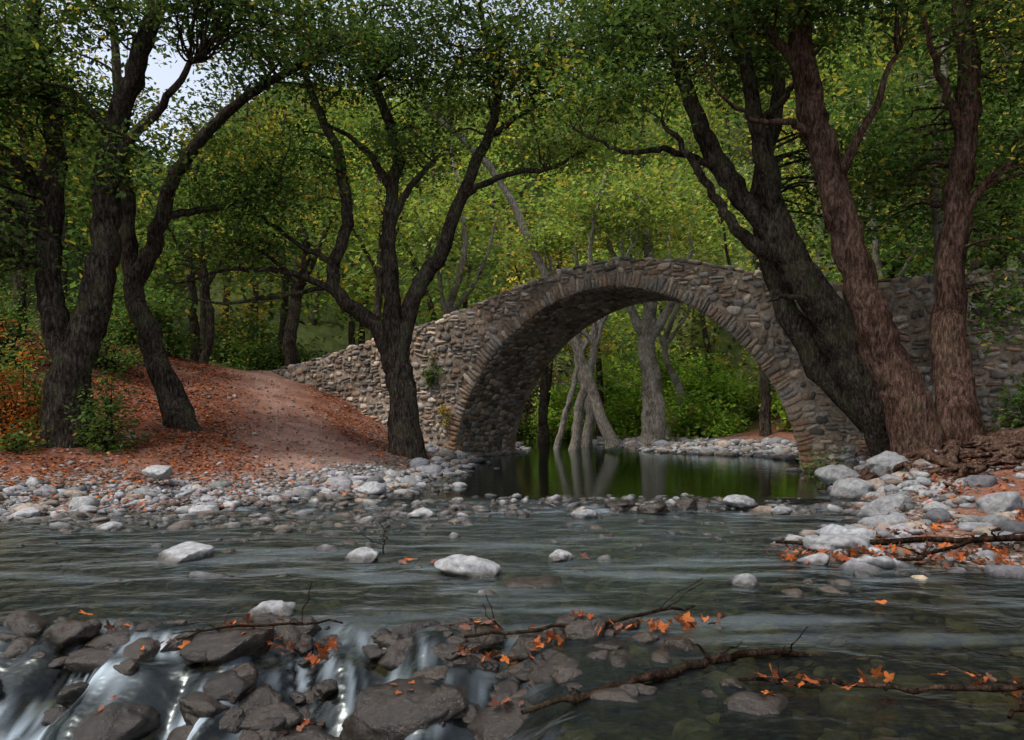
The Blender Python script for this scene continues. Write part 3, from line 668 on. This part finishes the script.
def deadcol(n):
    u=rng.random((n,1));c=np.array([.16,.042,.022])*(1-u)+np.array([.42,.125,.035])*u
    q=rng.random(n)<.38;c[q]=np.array([.12,.058,.042])*rng.uniform(.5,1.4,(q.sum(),1));return c
def deadleaves(name,x,y,z,s,tilt=.3,bright=1.0,big=False):
    T_,F0=(LV,LF) if big else (SV,SF)
    V,F_=instance(T_,F0,np.stack([x,y,z],1),rotmats(len(x),tilt),s)
    return mkobj(name,V,F_,M_dead,None,dict(col=np.repeat(deadcol(len(x))*bright,len(T_),0)),smooth=False)
x,y=sample(80000,-16,0,11.5,30,lambda x,y,d:(d>.3)&(rng.random(len(x))<(.07+.93*ss(.9,2.0,pathd(x,y)))*(.25+.75*ss(1,4,d))*(.22+.78*ss(-.45,.35,fbm(x*.6,y*.6)))))
deadleaves('leaf_litter',x,y,gh(x,y)+.02,rng.uniform(.05,.12,len(x)),bright=.95)
x,y=sample(26000,2.8,14,7,19,lambda x,y,d:(d>.02)&(rng.random(len(x))<.15+.6*ss(-.3,.4,fbm(x*1.1+9,y*1.1))))
deadleaves('leaf_litter',x,y,gh(x,y)+.04,rng.uniform(.05,.13,len(x)),.45,.9,big=True)
x,y=sample(10000,-14,6,10.4,13.5,lambda x,y,d:(d>-.4)&(d<2)&(rng.random(len(x))<.4*ss(0,.5,fbm(x,y)+.25)))
deadleaves('leaf_litter',x,y,np.maximum(gh(x,y),zw(x,y))+.09,rng.uniform(.05,.11,len(x)),bright=1.1)
x,y=sample(18000,-3,6.5,3.6,9,lambda x,y,d:((np.exp(-((y-(8.2-.12*x))/.25)**2)*(x>2.6)>rng.random(len(x))*1.5))|((np.abs(x-.55)<.9)&(np.abs(y-(5.12+.25*(x-.5)))<.07)&(rng.random(len(x))<.85))|((x>1.3)&(x<3.3)&(np.abs(y-(4.3-.05*x))<.05)&(rng.random(len(x))<.6))|((np.abs(x+1.75)<.6)&(np.abs(y-5.1)<.09)&(rng.random(len(x))<.6)))
deadleaves('drifted_leaves',x,y,np.maximum(zw(x,y)+lumpf(x,y),gh(x,y))+rng.uniform(.02,.09,len(x)),rng.uniform(.05,.14,len(x)),.7,.95,big=True)
lx=np.array([-.24,-.17,1.35,-2.95,-1.55,3.2,.95,-1.0,2.7,-.75,-1.05,.7]);ly=np.array([5.35,5.4,4.3,5.55,5.4,4.4,5.4,7.7,5.9,7.6,7.6,7.8])
deadleaves('floating_leaves',lx,ly,zw(lx,ly)+.04,rng.uniform(.11,.2,len(lx)),.3,1.15,big=True)
T_=np.array(TOPS);nk=52;k=rng.integers(0,len(T_),nk);ox=rng.normal(0,.28,nk)*T_[k,3];oy=rng.normal(0,.2,nk)*T_[k,3]
deadleaves('rock_leaves',T_[k,0]+ox,T_[k,1]+oy,T_[k,2]-.35*(ox**2+oy**2)/T_[k,3]+.005,rng.uniform(.05,.13,nk),.4,1.0,big=True)
# ------------------------------------------------------------ driftwood and roots
def stick(name,pts,twigs=3,mat=M_wood):
    a=Acc();P=np.array(pts,float);a.add(*tube(P,k=8,m=6,lump=.15,wob=.04))
    for i in range(twigs):
        t=rng.integers(0,len(P)-1);b=P[t]*.5+P[t+1]*.5;d=rng.normal(0,.1,3);d[2]=abs(d[2])*.6
        a.add(*tube(A((*b[:3],b[3]*.45),(*(b[:3]+d),b[3]*.3),(*(b[:3]+d*2+rng.normal(0,.07,3)),.002)),k=5,m=5,wob=.02))
    a.make(name,mat)
stick('driftwood_branch',[(0.05,3.95,-.17,.012),(.5,4.2,-.14,.024),(.95,4.5,-.13,.028),(1.35,4.7,-.12,.024),(1.9,4.75,-.12,.012)],4)
stick('driftwood_branch',[(1.15,4.35,-.14,.008),(1.7,4.25,-.12,.013),(2.3,4.1,-.11,.016),(2.9,4.2,-.08,.018)],6)
stick('driftwood_branch',[(2.3,3.7,-.1,.010),(2.6,4.0,-.03,.013),(3.0,4.5,.03,.014)],5)
stick('driftwood_branch',[(-.3,5.05,-.1,.01),(.2,5.1,-.06,.012),(.7,5.25,-.05,.013),(1.25,5.5,.0,.008)],7)
stick('driftwood_branch',[(2.8,8.5,-.05,.015),(3.6,8.15,0,.028),(4.3,8.0,.05,.03),(5.2,7.7,.14,.03)],7)
stick('driftwood_branch',[(3.6,7.5,-.06,.015),(4.2,7.7,0,.02),(5.0,8.2,.14,.025)],6)
stick('driftwood_branch',[(-2.1,5.0,-.1,.006),(-1.6,5.1,-.03,.008),(-1.1,5.2,-.05,.006)],5)
stick('driftwood_branch',[(-1.25,7.8,-.05,.008),(-1.22,7.75,.12,.006),(-1.3,7.7,.3,.003)],4)
stick('driftwood_branch',[(-8.2,11.6,.05,.012),(-7.9,11.7,.3,.01),(-7.6,11.6,.7,.004)],4)
rt=Acc()
def root(bx,by,a,ln,r,lift,wa=.4):
    pts=[];px_,py_=bx,by
    for t in range(7):
        g=float(gh(np.array([px_]),np.array([py_]))[0]);pts.append((px_,py_,g+.02+lift*rng.random(),r*(1-.12*t)));a+=rng.normal(0,wa);px_+=math.cos(a)*ln/6;py_+=math.sin(a)*ln/6
    rt.add(*tube(np.array(pts),k=8,m=4,lump=.18,wob=.06))
for i in range(50): root(rng.uniform(6.2,9.2),rng.uniform(11.6,14.2),rng.uniform(-2.9,-.1),rng.uniform(.8,3.0),rng.uniform(.025,.08),.16)
for (bx,by,a,ln) in [(7.0,13.7,-2.9,1.6),(7.1,13.5,-2.4,1.8),(7.4,13.4,-1.9,2.4),(7.8,13.4,-1.5,2.8),(8.1,13.5,-.9,2.6),(8.2,13.6,-.4,2.4),(6.9,14,3.0,1.5),(7.7,13.3,-1.2,3.2),(8.6,12.6,-2.2,2.6)]:
    root(bx,by,a,ln,rng.uniform(.11,.16),.14,.3)
rt.make('exposed_tree_roots',M_barkred)
# ------------------------------------------------------------ light, world, camera
w=bpy.data.worlds.new('World');scene.world=w;w.use_nodes=True;nt=w.node_tree;nt.nodes.clear()
sky=nt.nodes.new('ShaderNodeTexSky');sky.sky_type='NISHITA';sky.sun_disc=False
EL,AZ=math.radians(58),math.radians(235)
sky.sun_elevation=EL;sky.sun_rotation=AZ;sky.air_density=1.0;sky.dust_density=3.0
hs=nt.nodes.new('ShaderNodeHueSaturation');hs.inputs['Saturation'].default_value=.45
bg=nt.nodes.new('ShaderNodeBackground');bg.inputs['Strength'].default_value=.28
ow=nt.nodes.new('ShaderNodeOutputWorld')
L(nt,sky.outputs[0],hs.inputs['Color']);L(nt,hs.outputs[0],bg.inputs[0]);L(nt,bg.outputs[0],ow.inputs[0])
sd=bpy.data.lights.new('sun','SUN');sd.energy=3.2;sd.angle=math.radians(12);sd.color=(1,.94,.86)
so=bpy.data.objects.new('sun',sd);scene.collection.objects.link(so)
from mathutils import Vector
dirv=Vector((math.sin(AZ)*math.cos(EL),math.cos(AZ)*math.cos(EL),math.sin(EL)))
so.rotation_euler=dirv.to_track_quat('Z','Y').to_euler();so.location=(0,0,30)
cd=bpy.data.cameras.new('camera');cd.lens=28.125;cd.sensor_width=36;cd.shift_y=.044;cd.clip_end=2000;cd.clip_start=.05
co=bpy.data.objects.new('camera',cd);co.location=(0,0,1.3);co.rotation_euler=(math.radians(90),0,0);scene.collection.objects.link(co);scene.camera=co
scene.view_settings.view_transform='Standard';scene.view_settings.look='None';scene.view_settings.exposure=0
